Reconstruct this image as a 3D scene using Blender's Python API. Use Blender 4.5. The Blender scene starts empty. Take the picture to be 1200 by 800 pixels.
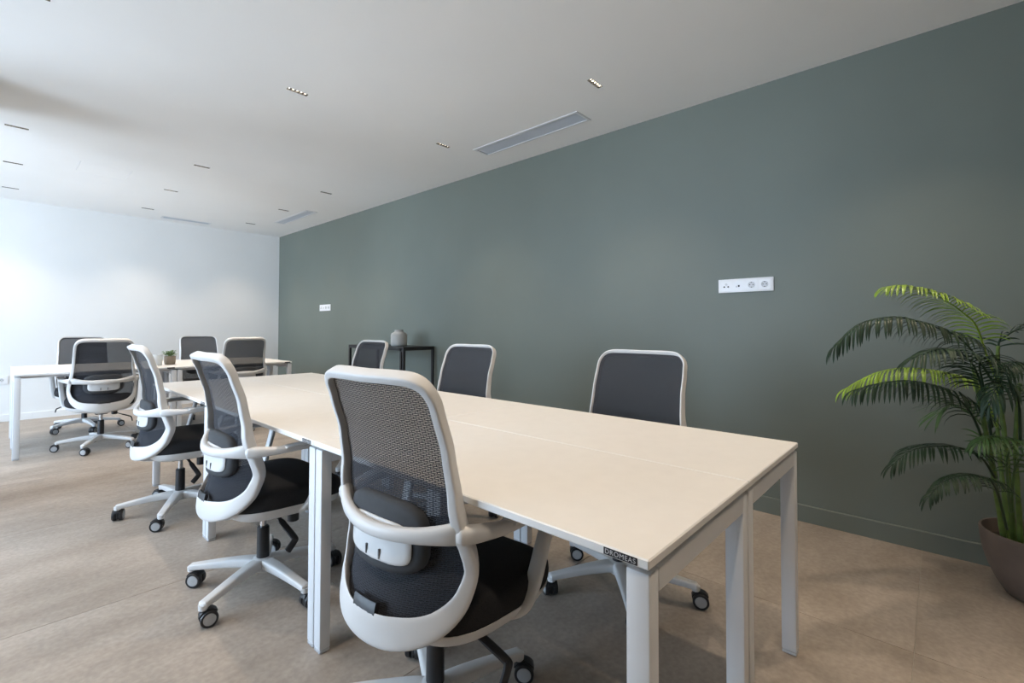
import bpy, bmesh, math, random
from mathutils import Vector, Matrix

random.seed(7)
S = bpy.context.scene
COL = S.collection
PI = math.pi
R = math.radians

# ------------------------------------------------------------------ camera
YAW, PITCH, ROLL = 0.80482, 0.02209, 0.00327
fwd = Vector((math.sin(YAW) * math.cos(PITCH), math.cos(YAW) * math.cos(PITCH), math.sin(PITCH)))
rgt = Vector((math.cos(YAW), -math.sin(YAW), 0))
upv = rgt.cross(fwd)
r2 = math.cos(ROLL) * rgt + math.sin(ROLL) * upv
u2 = -math.sin(ROLL) * rgt + math.cos(ROLL) * upv
cd = bpy.data.cameras.new('camera')
cam = bpy.data.objects.new('camera', cd)
COL.objects.link(cam)
m = Matrix((r2, u2, -fwd)).transposed().to_4x4()
m.translation = Vector((-0.79492, -0.36810, 1.13729))
cam.matrix_world = m
cd.sensor_width = 36
cd.sensor_fit = 'HORIZONTAL'
cd.lens = 552.069 * 36 / 1200
cd.shift_x = (600 - 569.309) / 1200
cd.shift_y = (373.011 - 400) / 1200
cd.clip_start = 0.02
S.camera = cam

# ------------------------------------------------------------------ world, exposure
S.view_settings.view_transform = 'Standard'
S.view_settings.look = 'None'
S.view_settings.gamma = 1
S.view_settings.use_curve_mapping = False
S.view_settings.exposure = 0.0
SKY_STRENGTH = 14.5
SPOT_WATTS = 57
w = bpy.data.worlds.new('world')
S.world = w
w.use_nodes = True
nt = w.node_tree
bg = nt.nodes['Background']
tc = nt.nodes.new('ShaderNodeTexCoord')
sp = nt.nodes.new('ShaderNodeSeparateXYZ')
rp = nt.nodes.new('ShaderNodeValToRGB')
nt.links.new(tc.outputs['Generated'], sp.inputs[0])
mm = nt.nodes.new('ShaderNodeMath'); mm.operation = 'MULTIPLY_ADD'
mm.inputs[1].default_value = 0.5; mm.inputs[2].default_value = 0.5
nt.links.new(sp.outputs['Z'], mm.inputs[0])
nt.links.new(mm.outputs[0], rp.inputs[0])
rp.color_ramp.elements[0].position = 0.40
rp.color_ramp.elements[0].color = (0.80, 0.94, 1.14, 1)
rp.color_ramp.elements[1].position = 0.60
rp.color_ramp.elements[1].color = (0.60, 0.77, 1.0, 1)
nt.links.new(rp.outputs[0], bg.inputs[0])
bg.inputs[1].default_value = SKY_STRENGTH

# room
XW, YF, ZC = 2.557, 7.781, 2.70
XL, YB = -4.6, -2.7
WINDOWS = [(1.70, 3.70), (4.30, 6.70)]      # y ranges of the openings in the left wall
WZ0, WZ1 = 0.02, 2.62

for i, (a, b) in enumerate(WINDOWS):          # sampling portals in the window openings
    l = bpy.data.lights.new('window_portal', 'AREA')
    l.shape = 'RECTANGLE'; l.size = b - a; l.size_y = WZ1 - WZ0
    l.cycles.is_portal = True
    o = bpy.data.objects.new('window_portal', l)
    COL.objects.link(o)
    o.matrix_world = Matrix(((0, 0, -1, XL - 0.02), (1, 0, 0, (a + b) / 2), (0, -1, 0, (WZ0 + WZ1) / 2), (0, 0, 0, 1)))


# ------------------------------------------------------------------ materials
def srgb(r, g, b):
    f = lambda c: (c / 255 / 12.92) if c / 255 <= 0.04045 else ((c / 255 + 0.055) / 1.055) ** 2.4
    return (f(r), f(g), f(b), 1)


def mat(name, col, rough=0.5, metal=0.0, var=0.0, scale=8.0, bump=0.0, bscale=200.0, spec=0.5, coat=0.0, obj_coords=True):
    mt = bpy.data.materials.new(name)
    mt.use_nodes = True
    n = mt.node_tree
    p = n.nodes['Principled BSDF']
    p.inputs['Base Color'].default_value = col
    p.inputs['Roughness'].default_value = rough
    p.inputs['Metallic'].default_value = metal
    p.inputs['Specular IOR Level'].default_value = spec
    p.inputs['Coat Weight'].default_value = coat
    t = n.nodes.new('ShaderNodeTexCoord')
    out = t.outputs['Object']
    if var > 0:
        nz = n.nodes.new('ShaderNodeTexNoise')
        nz.inputs['Scale'].default_value = scale
        nz.inputs['Detail'].default_value = 6
        n.links.new(out, nz.inputs['Vector'])
        r = n.nodes.new('ShaderNodeValToRGB')
        r.color_ramp.elements[0].position = 0.3
        r.color_ramp.elements[1].position = 0.7
        r.color_ramp.elements[0].color = tuple(c * (1 - var) for c in col[:3]) + (1,)
        r.color_ramp.elements[1].color = tuple(min(1, c * (1 + var)) for c in col[:3]) + (1,)
        n.links.new(nz.outputs['Fac'], r.inputs[0])
        n.links.new(r.outputs[0], p.inputs['Base Color'])
    if bump > 0:
        nb = n.nodes.new('ShaderNodeTexNoise')
        nb.inputs['Scale'].default_value = bscale
        nb.inputs['Detail'].default_value = 3
        n.links.new(out, nb.inputs['Vector'])
        b = n.nodes.new('ShaderNodeBump')
        b.inputs['Strength'].default_value = bump
        b.inputs['Distance'].default_value = 0.002
        n.links.new(nb.outputs['Fac'], b.inputs['Height'])
        n.links.new(b.outputs[0], p.inputs['Normal'])
    return mt


M = {}
M['green_paint'] = mat('green_paint', (0.156, 0.177, 0.153, 1), 0.55, var=0.04, scale=1.5, bump=0.15, bscale=90)
M['white_paint'] = mat('white_paint', (0.80, 0.80, 0.79, 1), 0.7, var=0.02, scale=1.2, bump=0.1, bscale=90)
M['ceiling_paint'] = mat('ceiling_paint', (0.87, 0.865, 0.855, 1), 0.8, var=0.02, scale=1.0)
M['grout'] = mat('grout', (0.44, 0.40, 0.35, 1), 0.9, var=0.1, scale=30)
M['white_plastic'] = mat('white_plastic', (0.70, 0.695, 0.69, 1), 0.38, bump=0.05, bscale=600)
M['white_metal'] = mat('white_metal', (0.72, 0.73, 0.75, 1), 0.42, bump=0.06, bscale=500)
M['laminate'] = mat('laminate', (0.81, 0.785, 0.75, 1), 0.42, var=0.015, scale=20, bump=0.08, bscale=400)
M['laminate_edge'] = mat('laminate_edge', (0.88, 0.88, 0.87, 1), 0.45, var=0.01, scale=20)
M['black_fabric'] = mat('black_fabric', (0.022, 0.022, 0.024, 1), 0.85, var=0.25, scale=300, bump=0.5, bscale=900, spec=0.25)
M['pad_grey'] = mat('pad_grey', (0.055, 0.058, 0.063, 1), 0.75, var=0.06, scale=60, bump=0.2, bscale=700, spec=0.3)
M['black_plastic'] = mat('black_plastic', (0.018, 0.018, 0.02, 1), 0.4, var=0.1, scale=40)
M['grey_plastic'] = mat('grey_plastic', (0.42, 0.43, 0.44, 1), 0.45, var=0.03, scale=40)
M['chrome'] = mat('chrome', (0.65, 0.66, 0.68, 1), 0.18, metal=1.0, var=0.03, scale=60)
M['black_metal'] = mat('black_metal', (0.014, 0.014, 0.015, 1), 0.45, var=0.1, scale=60)
M['slot'] = mat('slot', (0.12, 0.12, 0.12, 1), 0.7, var=0.05)
M['socket_white'] = mat('socket_white', (0.84, 0.84, 0.86, 1), 0.3, var=0.01)
M['socket_shade'] = mat('socket_shade', (0.62, 0.62, 0.64, 1), 0.4, var=0.01)
M['dark_hole'] = mat('dark_hole', (0.02, 0.02, 0.02, 1), 0.8, var=0.05)
M['vent_grey'] = mat('vent_grey', (0.50, 0.54, 0.60, 1), 0.5, metal=0.0, var=0.02, scale=4)
M['ceramic'] = mat('ceramic', (0.40, 0.39, 0.37, 1), 0.75, var=0.06, scale=14, bump=0.2, bscale=120)
M['pot_brown'] = mat('pot_brown', (0.150, 0.115, 0.095, 1), 0.8, var=0.12, scale=9, bump=0.4, bscale=160)
M['small_pot'] = mat('small_pot', (0.27, 0.225, 0.18, 1), 0.8, var=0.06, scale=60, bump=0.2, bscale=200)
M['soil'] = mat('soil', (0.035, 0.026, 0.02, 1), 0.95, var=0.4, scale=60, bump=0.8, bscale=120)
M['cane'] = mat('cane', (0.085, 0.15, 0.028, 1), 0.5, var=0.35, scale=25)
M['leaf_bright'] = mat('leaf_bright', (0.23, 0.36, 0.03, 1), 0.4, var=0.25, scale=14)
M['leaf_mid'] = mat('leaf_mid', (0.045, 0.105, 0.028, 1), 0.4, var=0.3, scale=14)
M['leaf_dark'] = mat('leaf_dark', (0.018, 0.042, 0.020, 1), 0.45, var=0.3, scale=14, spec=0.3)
M['small_leaf'] = mat('small_leaf', (0.13, 0.24, 0.055, 1), 0.5, var=0.3, scale=60)
M['aluminium'] = mat('aluminium', (0.55, 0.56, 0.57, 1), 0.4, metal=0.6, var=0.03)
M['label_text'] = mat('label_text', (0.62, 0.62, 0.64, 1), 0.4, var=0.02)
M['label_black'] = mat('label_black', (0.015, 0.016, 0.02, 1), 0.4, var=0.05)
M['foot_grey'] = mat('foot_grey', (0.55, 0.56, 0.58, 1), 0.5, var=0.05)

# floor tile: concrete look, cloudy, with fine streaks along one direction
mt = bpy.data.materials.new('concrete_tile'); mt.use_nodes = True
n = mt.node_tree; p = n.nodes['Principled BSDF']
ge = n.nodes.new('ShaderNodeNewGeometry'); oi = n.nodes.new('ShaderNodeObjectInfo')
ad = n.nodes.new('ShaderNodeVectorMath'); ad.operation = 'MULTIPLY_ADD'
ad.inputs[1].default_value = (1, 1, 1)
cb = n.nodes.new('ShaderNodeCombineXYZ')
ml = n.nodes.new('ShaderNodeMath'); ml.operation = 'MULTIPLY'; ml.inputs[1].default_value = 0.35
n.links.new(oi.outputs['Random'], ml.inputs[0])
for k in range(3): n.links.new(ml.outputs[0], cb.inputs[k])
n.links.new(ge.outputs['Position'], ad.inputs[0]); n.links.new(cb.outputs[0], ad.inputs[2])
mp = n.nodes.new('ShaderNodeMapping'); mp.inputs['Scale'].default_value = (1.0, 2.6, 1.0); mp.inputs['Rotation'].default_value = (0, 0, 0.35)
n.links.new(ad.outputs[0], mp.inputs[0])
n1 = n.nodes.new('ShaderNodeTexNoise'); n1.inputs['Scale'].default_value = 1.7; n1.inputs['Detail'].default_value = 9; n1.inputs['Roughness'].default_value = 0.62
n.links.new(mp.outputs[0], n1.inputs['Vector'])
n2 = n.nodes.new('ShaderNodeTexNoise'); n2.inputs['Scale'].default_value = 55; n2.inputs['Detail'].default_value = 5
n.links.new(ad.outputs[0], n2.inputs['Vector'])
r1 = n.nodes.new('ShaderNodeValToRGB')
r1.color_ramp.elements[0].position = 0.3; r1.color_ramp.elements[0].color = (0.300, 0.252, 0.208, 1)
r1.color_ramp.elements[1].position = 0.7; r1.color_ramp.elements[1].color = (0.440, 0.382, 0.328, 1)
n.links.new(n1.outputs['Fac'], r1.inputs[0])
mx = n.nodes.new('ShaderNodeMix'); mx.data_type = 'RGBA'; mx.blend_type = 'OVERLAY'; mx.inputs[0].default_value = 0.28
n.links.new(r1.outputs[0], mx.inputs[6]); n.links.new(n2.outputs['Fac'], mx.inputs[7])
n.links.new(mx.outputs[2], p.inputs['Base Color'])
p.inputs['Roughness'].default_value = 0.5; p.inputs['Specular IOR Level'].default_value = 0.4
bp = n.nodes.new('ShaderNodeBump'); bp.inputs['Strength'].default_value = 0.15; bp.inputs['Distance'].default_value = 0.002
n.links.new(n2.outputs['Fac'], bp.inputs['Height']); n.links.new(bp.outputs[0], p.inputs['Normal'])
M['concrete_tile'] = mt

# woven chair mesh: dark threads around small slits one can see through
mt = bpy.data.materials.new('woven_mesh'); mt.use_nodes = True
n = mt.node_tree; p = n.nodes['Principled BSDF']
p.inputs['Base Color'].default_value = (0.043, 0.045, 0.053, 1); p.inputs['Roughness'].default_value = 0.8; p.inputs['Specular IOR Level'].default_value = 0.12
tc = n.nodes.new('ShaderNodeTexCoord'); sx = n.nodes.new('ShaderNodeSeparateXYZ'); cx = n.nodes.new('ShaderNodeCombineXYZ')
n.links.new(tc.outputs['Object'], sx.inputs[0])
n.links.new(sx.outputs['X'], cx.inputs['X']); n.links.new(sx.outputs['Z'], cx.inputs['Y'])
br = n.nodes.new('ShaderNodeTexBrick')
br.inputs['Scale'].default_value = 1.0
br.inputs['Brick Width'].default_value = 0.017
br.inputs['Row Height'].default_value = 0.0046
br.inputs['Mortar Size'].default_value = 0.00145
br.inputs['Mortar Smooth'].default_value = 0.3
n.links.new(cx.outputs[0], br.inputs['Vector'])
tr = n.nodes.new('ShaderNodeBsdfTransparent'); ms = n.nodes.new('ShaderNodeMixShader')
fa = n.nodes.new('ShaderNodeMath'); fa.operation = 'MULTIPLY_ADD'; fa.inputs[1].default_value = 0.31; fa.inputs[2].default_value = 0.69
n.links.new(br.outputs['Fac'], fa.inputs[0])
n.links.new(fa.outputs[0], ms.inputs[0]); n.links.new(tr.outputs[0], ms.inputs[1]); n.links.new(p.outputs[0], ms.inputs[2])
n.links.new(ms.outputs[0], n.nodes['Material Output'].inputs[0])
M['woven_mesh'] = mt

# LED and glass
def emit(name, col, s):
    mt = bpy.data.materials.new(name); mt.use_nodes = True
    p = mt.node_tree.nodes['Principled BSDF']
    p.inputs['Base Color'].default_value = col
    p.inputs['Emission Color'].default_value = col
    p.inputs['Emission Strength'].default_value = s
    return mt
M['led'] = emit('led', (1.0, 0.86, 0.66, 1), 14)

def glassy(name, tint, gloss):
    mt = bpy.data.materials.new(name); mt.use_nodes = True
    n = mt.node_tree
    t = n.nodes.new('ShaderNodeBsdfTransparent'); t.inputs[0].default_value = tint
    g = n.nodes.new('ShaderNodeBsdfGlossy'); g.inputs['Roughness'].default_value = 0.03
    mix = n.nodes.new('ShaderNodeMixShader'); mix.inputs[0].default_value = gloss
    n.links.new(t.outputs[0], mix.inputs[1]); n.links.new(g.outputs[0], mix.inputs[2])
    n.links.new(mix.outputs[0], n.nodes['Material Output'].inputs[0])
    return mt
M['pane'] = glassy('pane', (0.96, 0.98, 0.98, 1), 0.04)
mt = bpy.data.materials.new('frosted_glass'); mt.use_nodes = True
p = mt.node_tree.nodes['Principled BSDF']
p.inputs['Base Color'].default_value = (0.86, 0.88, 0.88, 1); p.inputs['Roughness'].default_value = 0.45
p.inputs['Transmission Weight'].default_value = 0.55; p.inputs['Alpha'].default_value = 0.95
M['frosted_glass'] = mt


# ------------------------------------------------------------------ helpers
def obj(name, bm, material, parent=None, smooth=True, angle=38, loc=None):
    me = bpy.data.meshes.new(name)
    bmesh.ops.recalc_face_normals(bm, faces=bm.faces)
    bm.to_mesh(me); bm.free()
    for mm_ in (material if isinstance(material, (list, tuple)) else [material]):
        me.materials.append(M[mm_])
    if smooth:
        for f in me.polygons: f.use_smooth = True
        me.set_sharp_from_angle(angle=R(angle))
    o = bpy.data.objects.new(name, me)
    COL.objects.link(o)
    if parent: o.parent = parent
    if loc: o.location = loc
    return o


def thing(name, label, cat, loc=(0, 0, 0), rz=0, group=None):
    o = bpy.data.objects.new(name, None)
    o.empty_display_size = 0.1
    COL.objects.link(o)
    o.location = loc; o.rotation_euler = (0, 0, rz)
    return tag(o, label, cat, group)


def tag(o, label=None, cat=None, group=None, kind=None):
    if label: o['label'] = label
    if cat: o['category'] = cat
    if group: o['group'] = group
    if kind: o['kind'] = kind
    return o


def box(bm, x0, x1, y0, y1, z0, z1, bev=0.0, seg=2, mi=0):
    r = bmesh.ops.create_cube(bm, size=1)
    vs = r['verts']
    for v in vs:
        v.co = Vector((x0 + (v.co.x + .5) * (x1 - x0), y0 + (v.co.y + .5) * (y1 - y0), z0 + (v.co.z + .5) * (z1 - z0)))
    fs = set(f for v in vs for f in v.link_faces)
    for f in fs: f.material_index = mi
    if bev > 0:
        es = list(set(e for v in vs for e in v.link_edges))
        bmesh.ops.bevel(bm, geom=es, offset=bev, segments=seg, affect='EDGES', profile=0.5)
    return vs


def cyl(bm, a, b, ra, rb=None, seg=16, mi=0, cap=True):
    a, b = Vector(a), Vector(b)
    rb = ra if rb is None else rb
    t = (b - a).normalized()
    x = t.orthogonal().normalized(); y = t.cross(x)
    A, B = [], []
    for k in range(seg):
        d = x * math.cos(2 * PI * k / seg) + y * math.sin(2 * PI * k / seg)
        A.append(bm.verts.new(a + d * ra)); B.append(bm.verts.new(b + d * rb))
    fs = []
    for k in range(seg):
        fs.append(bm.faces.new((A[k], A[(k + 1) % seg], B[(k + 1) % seg], B[k])))
    if cap:
        fs.append(bm.faces.new(A[::-1])); fs.append(bm.faces.new(B))
    for f in fs: f.material_index = mi


def lathe(bm, prof, seg=32, axis='Z', center=(0, 0, 0), mi=None):
    c = Vector(center)
    rings = []
    for (r, h) in prof:
        ring = []
        if r < 1e-6:
            ring = [None]
        for k in range(seg if r >= 1e-6 else 1):
            a = 2 * PI * k / seg
            p_ = (r * math.cos(a), r * math.sin(a), h) if axis == 'Z' else (h, r * math.cos(a), r * math.sin(a))
            v = bm.verts.new(c + Vector(p_))
            if ring == [None]: ring = [v]
            else: ring.append(v)
        rings.append(ring)
    for i in range(len(rings) - 1):
        A, B = rings[i], rings[i + 1]
        if len(A) == 1 and len(B) == 1: continue
        for k in range(seg):
            k2 = (k + 1) % seg
            if len(A) == 1: f = bm.faces.new((A[0], B[k], B[k2]))
            elif len(B) == 1: f = bm.faces.new((A[k], A[k2], B[0]))
            else: f = bm.faces.new((A[k], A[k2], B[k2], B[k]))
            if mi: f.material_index = mi[i]


def cr(keys, per=6, closed=False):
    """Catmull-Rom through tuples of any dimension"""
    out = []
    n_ = len(keys)
    rng = range(n_) if closed else range(n_ - 1)
    for i in rng:
        g = (lambda j: keys[j % n_]) if closed else (lambda j: keys[max(0, min(n_ - 1, j))])
        p0, p1, p2, p3 = g(i - 1), g(i), g(i + 1), g(i + 2)
        for k in range(per):
            t = k / per
            out.append(tuple(0.5 * (2 * b + (c - a) * t + (2 * a - 5 * b + 4 * c - d) * t * t + (3 * b - a - 3 * c + d) * t ** 3)
                             for a, b, c, d in zip(p0, p1, p2, p3)))
    if not closed: out.append(tuple(keys[-1]))
    return out


def sweep(bm, pts, ups, W, D, closed=False, seg=12, pw=2.6, round_ends=True, taper=None, center=None):
    n_ = len(pts)
    pts = [Vector(p_) for p_ in pts]
    rings = []
    def ring(pos, T, up, w_, d_):
        N = (up - T * up.dot(T)).normalized(); B = T.cross(N)
        vs = []
        for k in range(seg):
            a = 2 * PI * (k + .5) / seg
            c, s = math.cos(a), math.sin(a)
            x_ = w_ / 2 * math.copysign(abs(c) ** (2 / pw), c); y_ = d_ / 2 * math.copysign(abs(s) ** (2 / pw), s)
            if taper:                     # the inner edge recedes outwards towards the front
                o_ = 1 if B.dot(pos - center) > 0 else -1
                x_ = x_ * o_; f_ = .5 - y_ / d_
                x_ = o_ * (x_ + (w_ / 2 - x_) * taper * f_)
            vs.append(bm.verts.new(pos + B * x_ + N * y_))
        return vs
    for i in range(n_):
        if closed: T = pts[(i + 1) % n_] - pts[i - 1]
        else: T = pts[min(i + 1, n_ - 1)] - pts[max(i - 1, 0)]
        T.normalize()
        if not closed and round_ends and i == 0:
            e = min(W[i], D[i]) * .25
            rings.append(ring(pts[i] - T * e, T, Vector(ups[i]), W[i] * .6, D[i] * .6))
        rings.append(ring(pts[i], T, Vector(ups[i]), W[i], D[i]))
        if not closed and round_ends and i == n_ - 1:
            e = min(W[i], D[i]) * .25
            rings.append(ring(pts[i] + T * e, T, Vector(ups[i]), W[i] * .6, D[i] * .6))
    L_ = len(rings)
    for i in range(L_ if closed else L_ - 1):
        A, B = rings[i], rings[(i + 1) % L_]
        for k in range(seg):
            bm.faces.new((A[k], A[(k + 1) % seg], B[(k + 1) % seg], B[k]))
    if not closed:
        bm.faces.new(rings[0][::-1]); bm.faces.new(rings[-1])


def tube(bm, pts, rad, seg=8):
    rads = rad if isinstance(rad, list) else [rad] * len(pts)
    ups = []
    for i in range(len(pts)):
        T = Vector(pts[min(i + 1, len(pts) - 1)]) - Vector(pts[max(i - 1, 0)])
        u = Vector((0, 0, 1)) if abs(T.normalized().z) < 0.85 else Vector((0.31, 0.95, 0))
        ups.append(u)
    sweep(bm, pts, ups, [2 * r for r in rads], [2 * r for r in rads], seg=seg, pw=2)


def copy_tree(o, parent=None):
    c = o.copy(); COL.objects.link(c)
    if parent: c.parent = parent
    for ch in list(o.children): copy_tree(ch, c)
    return c


# ------------------------------------------------------------------ room shell
def cutgrid(name, material, u0, u1, v0, v1, holes, place, thick, kind='structure'):
    """a slab with rectangular holes; place(u, v, t) -> point (t = 0 room side, 1 outer side)"""
    us = sorted(set([u0, u1] + [h[i] for h in holes for i in (0, 1)]))
    vs = sorted(set([v0, v1] + [h[i] for h in holes for i in (2, 3)]))
    solid = lambda i, j: 0 <= i < len(us) - 1 and 0 <= j < len(vs) - 1 and not any(
        h[0] - 1e-6 <= us[i] and us[i + 1] <= h[1] + 1e-6 and h[2] - 1e-6 <= vs[j] and vs[j + 1] <= h[3] + 1e-6 for h in holes)
    bm = bmesh.new(); cache = {}
    def V(i, j, t):
        if (i, j, t) not in cache: cache[i, j, t] = bm.verts.new(place(us[i], vs[j], t * thick))
        return cache[i, j, t]
    for i in range(len(us) - 1):
        for j in range(len(vs) - 1):
            if not solid(i, j): continue
            bm.faces.new((V(i, j, 0), V(i + 1, j, 0), V(i + 1, j + 1, 0), V(i, j + 1, 0)))
            bm.faces.new((V(i, j, 1), V(i, j + 1, 1), V(i + 1, j + 1, 1), V(i + 1, j, 1)))
            for (di, dj, a, b) in ((-1, 0, (i, j), (i, j + 1)), (1, 0, (i + 1, j), (i + 1, j + 1)), (0, -1, (i, j), (i + 1, j)), (0, 1, (i, j + 1), (i + 1, j + 1))):
                if not solid(i + di, j + dj):
                    bm.faces.new((V(*a, 0), V(*b, 0), V(*b, 1), V(*a, 1)))
    o = obj(name, bm, material, smooth=False)
    return tag(o, kind=kind)


FIX = [(-0.71, y) for y in (2.67, 4.80, 5.96, 7.12)] + [(0.56, y) for y in (1.19, 2.67, 4.76, 5.92, 7.10)] + \
      [(1.82, y) for y in (1.19, 2.66, 4.71, 5.87, 7.04)] + [(0.56, -0.29), (1.82, -0.29), (1.82, -1.77), (0.56, -1.77), (-0.71, 1.19), (-0.71, -0.29)]
FL, FW = 0.136, 0.034
VENTS = [(2.070, 2.245, 1.490, 2.535), (2.035, 2.175, 5.655, 6.690), (0.800, 1.400, 7.440, 7.560)]
PANEL = (-0.272, 0.126, 5.420, 5.818)
holes = [(x - FL / 2, x + FL / 2, y - FW / 2, y + FW / 2) for x, y in FIX] + VENTS + [PANEL]
ceiling = cutgrid('ceiling', 'ceiling_paint', XL - .2, XW + .2, YB - .2, YF + .2, holes, lambda u, v, t: Vector((u, v, ZC + t)), 0.10)
bm = bmesh.new(); g = 0.003
box(bm, PANEL[0] + g, PANEL[1] - g, PANEL[2] + g, PANEL[3] - g, ZC + 0.0003, ZC + 0.02)
obj('access_panel', bm, 'ceiling_paint', ceiling, smooth=False)

cutgrid('wall_right', 'green_paint', YB, YF + .2, 0, ZC, [], lambda u, v, t: Vector((XW + t, u, v)), 0.2)
cutgrid('wall_back', 'white_paint', XL, XW, 0, ZC, [], lambda u, v, t: Vector((u, YF + t, v)), 0.2)
cutgrid('wall_left', 'white_paint', YB, YF + .2, 0, ZC, [(a, b, WZ0, WZ1) for a, b in WINDOWS], lambda u, v, t: Vector((XL - t, u, v)), 0.18)
cutgrid('wall_front', 'white_paint', XL - .2, XW + .2, 0, ZC, [], lambda u, v, t: Vector((u, YB - t, v)), 0.2)

for i, (a, b) in enumerate(WINDOWS):
    wo = bpy.data.objects.new('window_%d' % (i + 1), None); COL.objects.link(wo)
    wo.location = (XL - 0.09, a, WZ0); tag(wo, kind='structure')
    L_, H_ = b - a, WZ1 - WZ0
    bm = bmesh.new(); fw = 0.05
    box(bm, -.03, .03, 0, fw, 0, H_); box(bm, -.03, .03, L_ - fw, L_, 0, H_)
    box(bm, -.03, .03, fw, L_ - fw, 0, fw); box(bm, -.03, .03, fw, L_ - fw, H_ - fw, H_)
    nm = 3 if L_ > 3 else 2
    for k in range(1, nm): box(bm, -.03, .03, L_ * k / nm - .025, L_ * k / nm + .025, fw, H_ - fw)
    obj('window_frame', bm, 'aluminium', wo, smooth=False)
    for k in range(nm):
        bm = bmesh.new()
        y0 = L_ * k / nm + (.05 if k == 0 else .025); y1 = L_ * (k + 1) / nm - (.05 if k == nm - 1 else .025)
        box(bm, -.004, .004, y0, y1, fw, H_ - fw)
        obj('pane', bm, 'pane', wo, smooth=False)

bm = bmesh.new(); box(bm, -1.40, -1.00, 3.80, 4.50, 0.0, ZC, bev=.004, seg=1)  # unseen pier, added for the tan shadow it throws on the ceiling
tag(obj('shadow_pier', bm, 'white_paint', smooth=False), kind='structure')
bm = bmesh.new(); box(bm, -1.55, -1.40, YB, 1.05, 0.0, ZC)  # unseen partition, added to keep daylight off the near right corner
tag(obj('shade_partition', bm, 'green_paint', smooth=False), kind='structure')

# floor: base bed with large square tiles, joints recessed
bm = bmesh.new(); box(bm, XL - .2, XW + .2, YB - .2, YF + .2, -0.12, -0.0025)
floor = tag(obj('floor', bm, 'grout', smooth=False), kind='structure')
TS, GAP = 1.2, 0.0022
xs = [0.272 + TS * k for k in range(-5, 3)]; ys = [-0.29 + TS * k for k in range(-2, 8)]
xs = [XL] + [x for x in xs if XL < x < XW] + [XW]; ys = [YB] + [y for y in ys if YB < y < YF] + [YF]
for i in range(len(xs) - 1):
    for j in range(len(ys) - 1):
        bm = bmesh.new()
        box(bm, xs[i] + GAP / 2, xs[i + 1] - GAP / 2, ys[j] + GAP / 2, ys[j + 1] - GAP / 2, -0.02, random.uniform(-.0002, .0), bev=0.0006, seg=1)
        obj('tile', bm, 'concrete_tile', floor, smooth=False)


def baseboard(name, segs, place, material, h, th):
    o = bpy.data.objects.new(name, None); COL.objects.link(o); tag(o, kind='structure')
    for a, b in segs:
        bm = bmesh.new()
        prof = [(0, 0), (th, 0), (th, h - .004), (th - .004, h), (0, h)]
        A = [bm.verts.new(place(a + .0006, t, z)) for t, z in prof]; B = [bm.verts.new(place(b - .0006, t, z)) for t, z in prof]
        for k in range(5): bm.faces.new((A[k], A[(k + 1) % 5], B[(k + 1) % 5], B[k]))
        bm.faces.new(A[::-1]); bm.faces.new(B)
        obj('baseboard_piece', bm, material, o, smooth=False)
    return o
seg_r = [YB, -1.49, -0.29, 0.91, 2.11, 3.31, 4.51, 5.71, 6.91, YF]
baseboard('baseboard_right', list(zip(seg_r, seg_r[1:])), lambda s, t, z: Vector((XW - t, s, z)), 'green_paint', 0.099, 0.012)
seg_b = [XL, -2.86, -1.66, -0.46, 0.74, 1.94, XW - .012]
baseboard('baseboard_back', list(zip(seg_b, seg_b[1:])), lambda s, t, z: Vector((s, YF - t, z)), 'white_paint', 0.085, 0.012)


# ------------------------------------------------------------------ ceiling fixtures
def make_fixture():
    root = thing('recessed_light', 'x', 'ceiling light', group='linear ceiling lights')
    bm = bmesh.new()
    e = 0.0005
    a, b = FL / 2 - e, FW / 2 - e
    box(bm, -a, a, -b, b, 0.040, 0.046)
    t = 0.0022
    box(bm, -a, a, -b, -b + t, -0.001, 0.040); box(bm, -a, a, b - t, b, -0.001, 0.040)
    box(bm, -a, -a + t, -b + t, b - t, -0.001, 0.040); box(bm, a - t, a, -b + t, b - t, -0.001, 0.040)
    for k in range(1, 5):
        x = -a + 2 * a * k / 5
        box(bm, x - .0016, x + .0016, -b + t, b - t, 0.001, 0.040)
    obj('housing', bm, 'black_plastic', root, smooth=False)
    for k in range(5):
        bm = bmesh.new()
        x = -a + 2 * a * (k + .5) / 5
        lathe(bm, [(0, .0065), (.006, .0075), (.0100, .011), (.0105, .016), (.0105, .040), (0, .040)], 12)
        obj('led_lens', bm, 'led', root, loc=(x, 0, 0))
    l = bpy.data.lights.new('downlight', 'SPOT')
    l.energy = SPOT_WATTS; l.color = (1.0, 0.82, 0.63); l.spot_size = R(98); l.spot_blend = 0.9; l.shadow_soft_size = 0.03
    lo = bpy.data.objects.new('downlight', l); COL.objects.link(lo); lo.parent = root; lo.location = (0, 0, -0.004)
    return root


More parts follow.
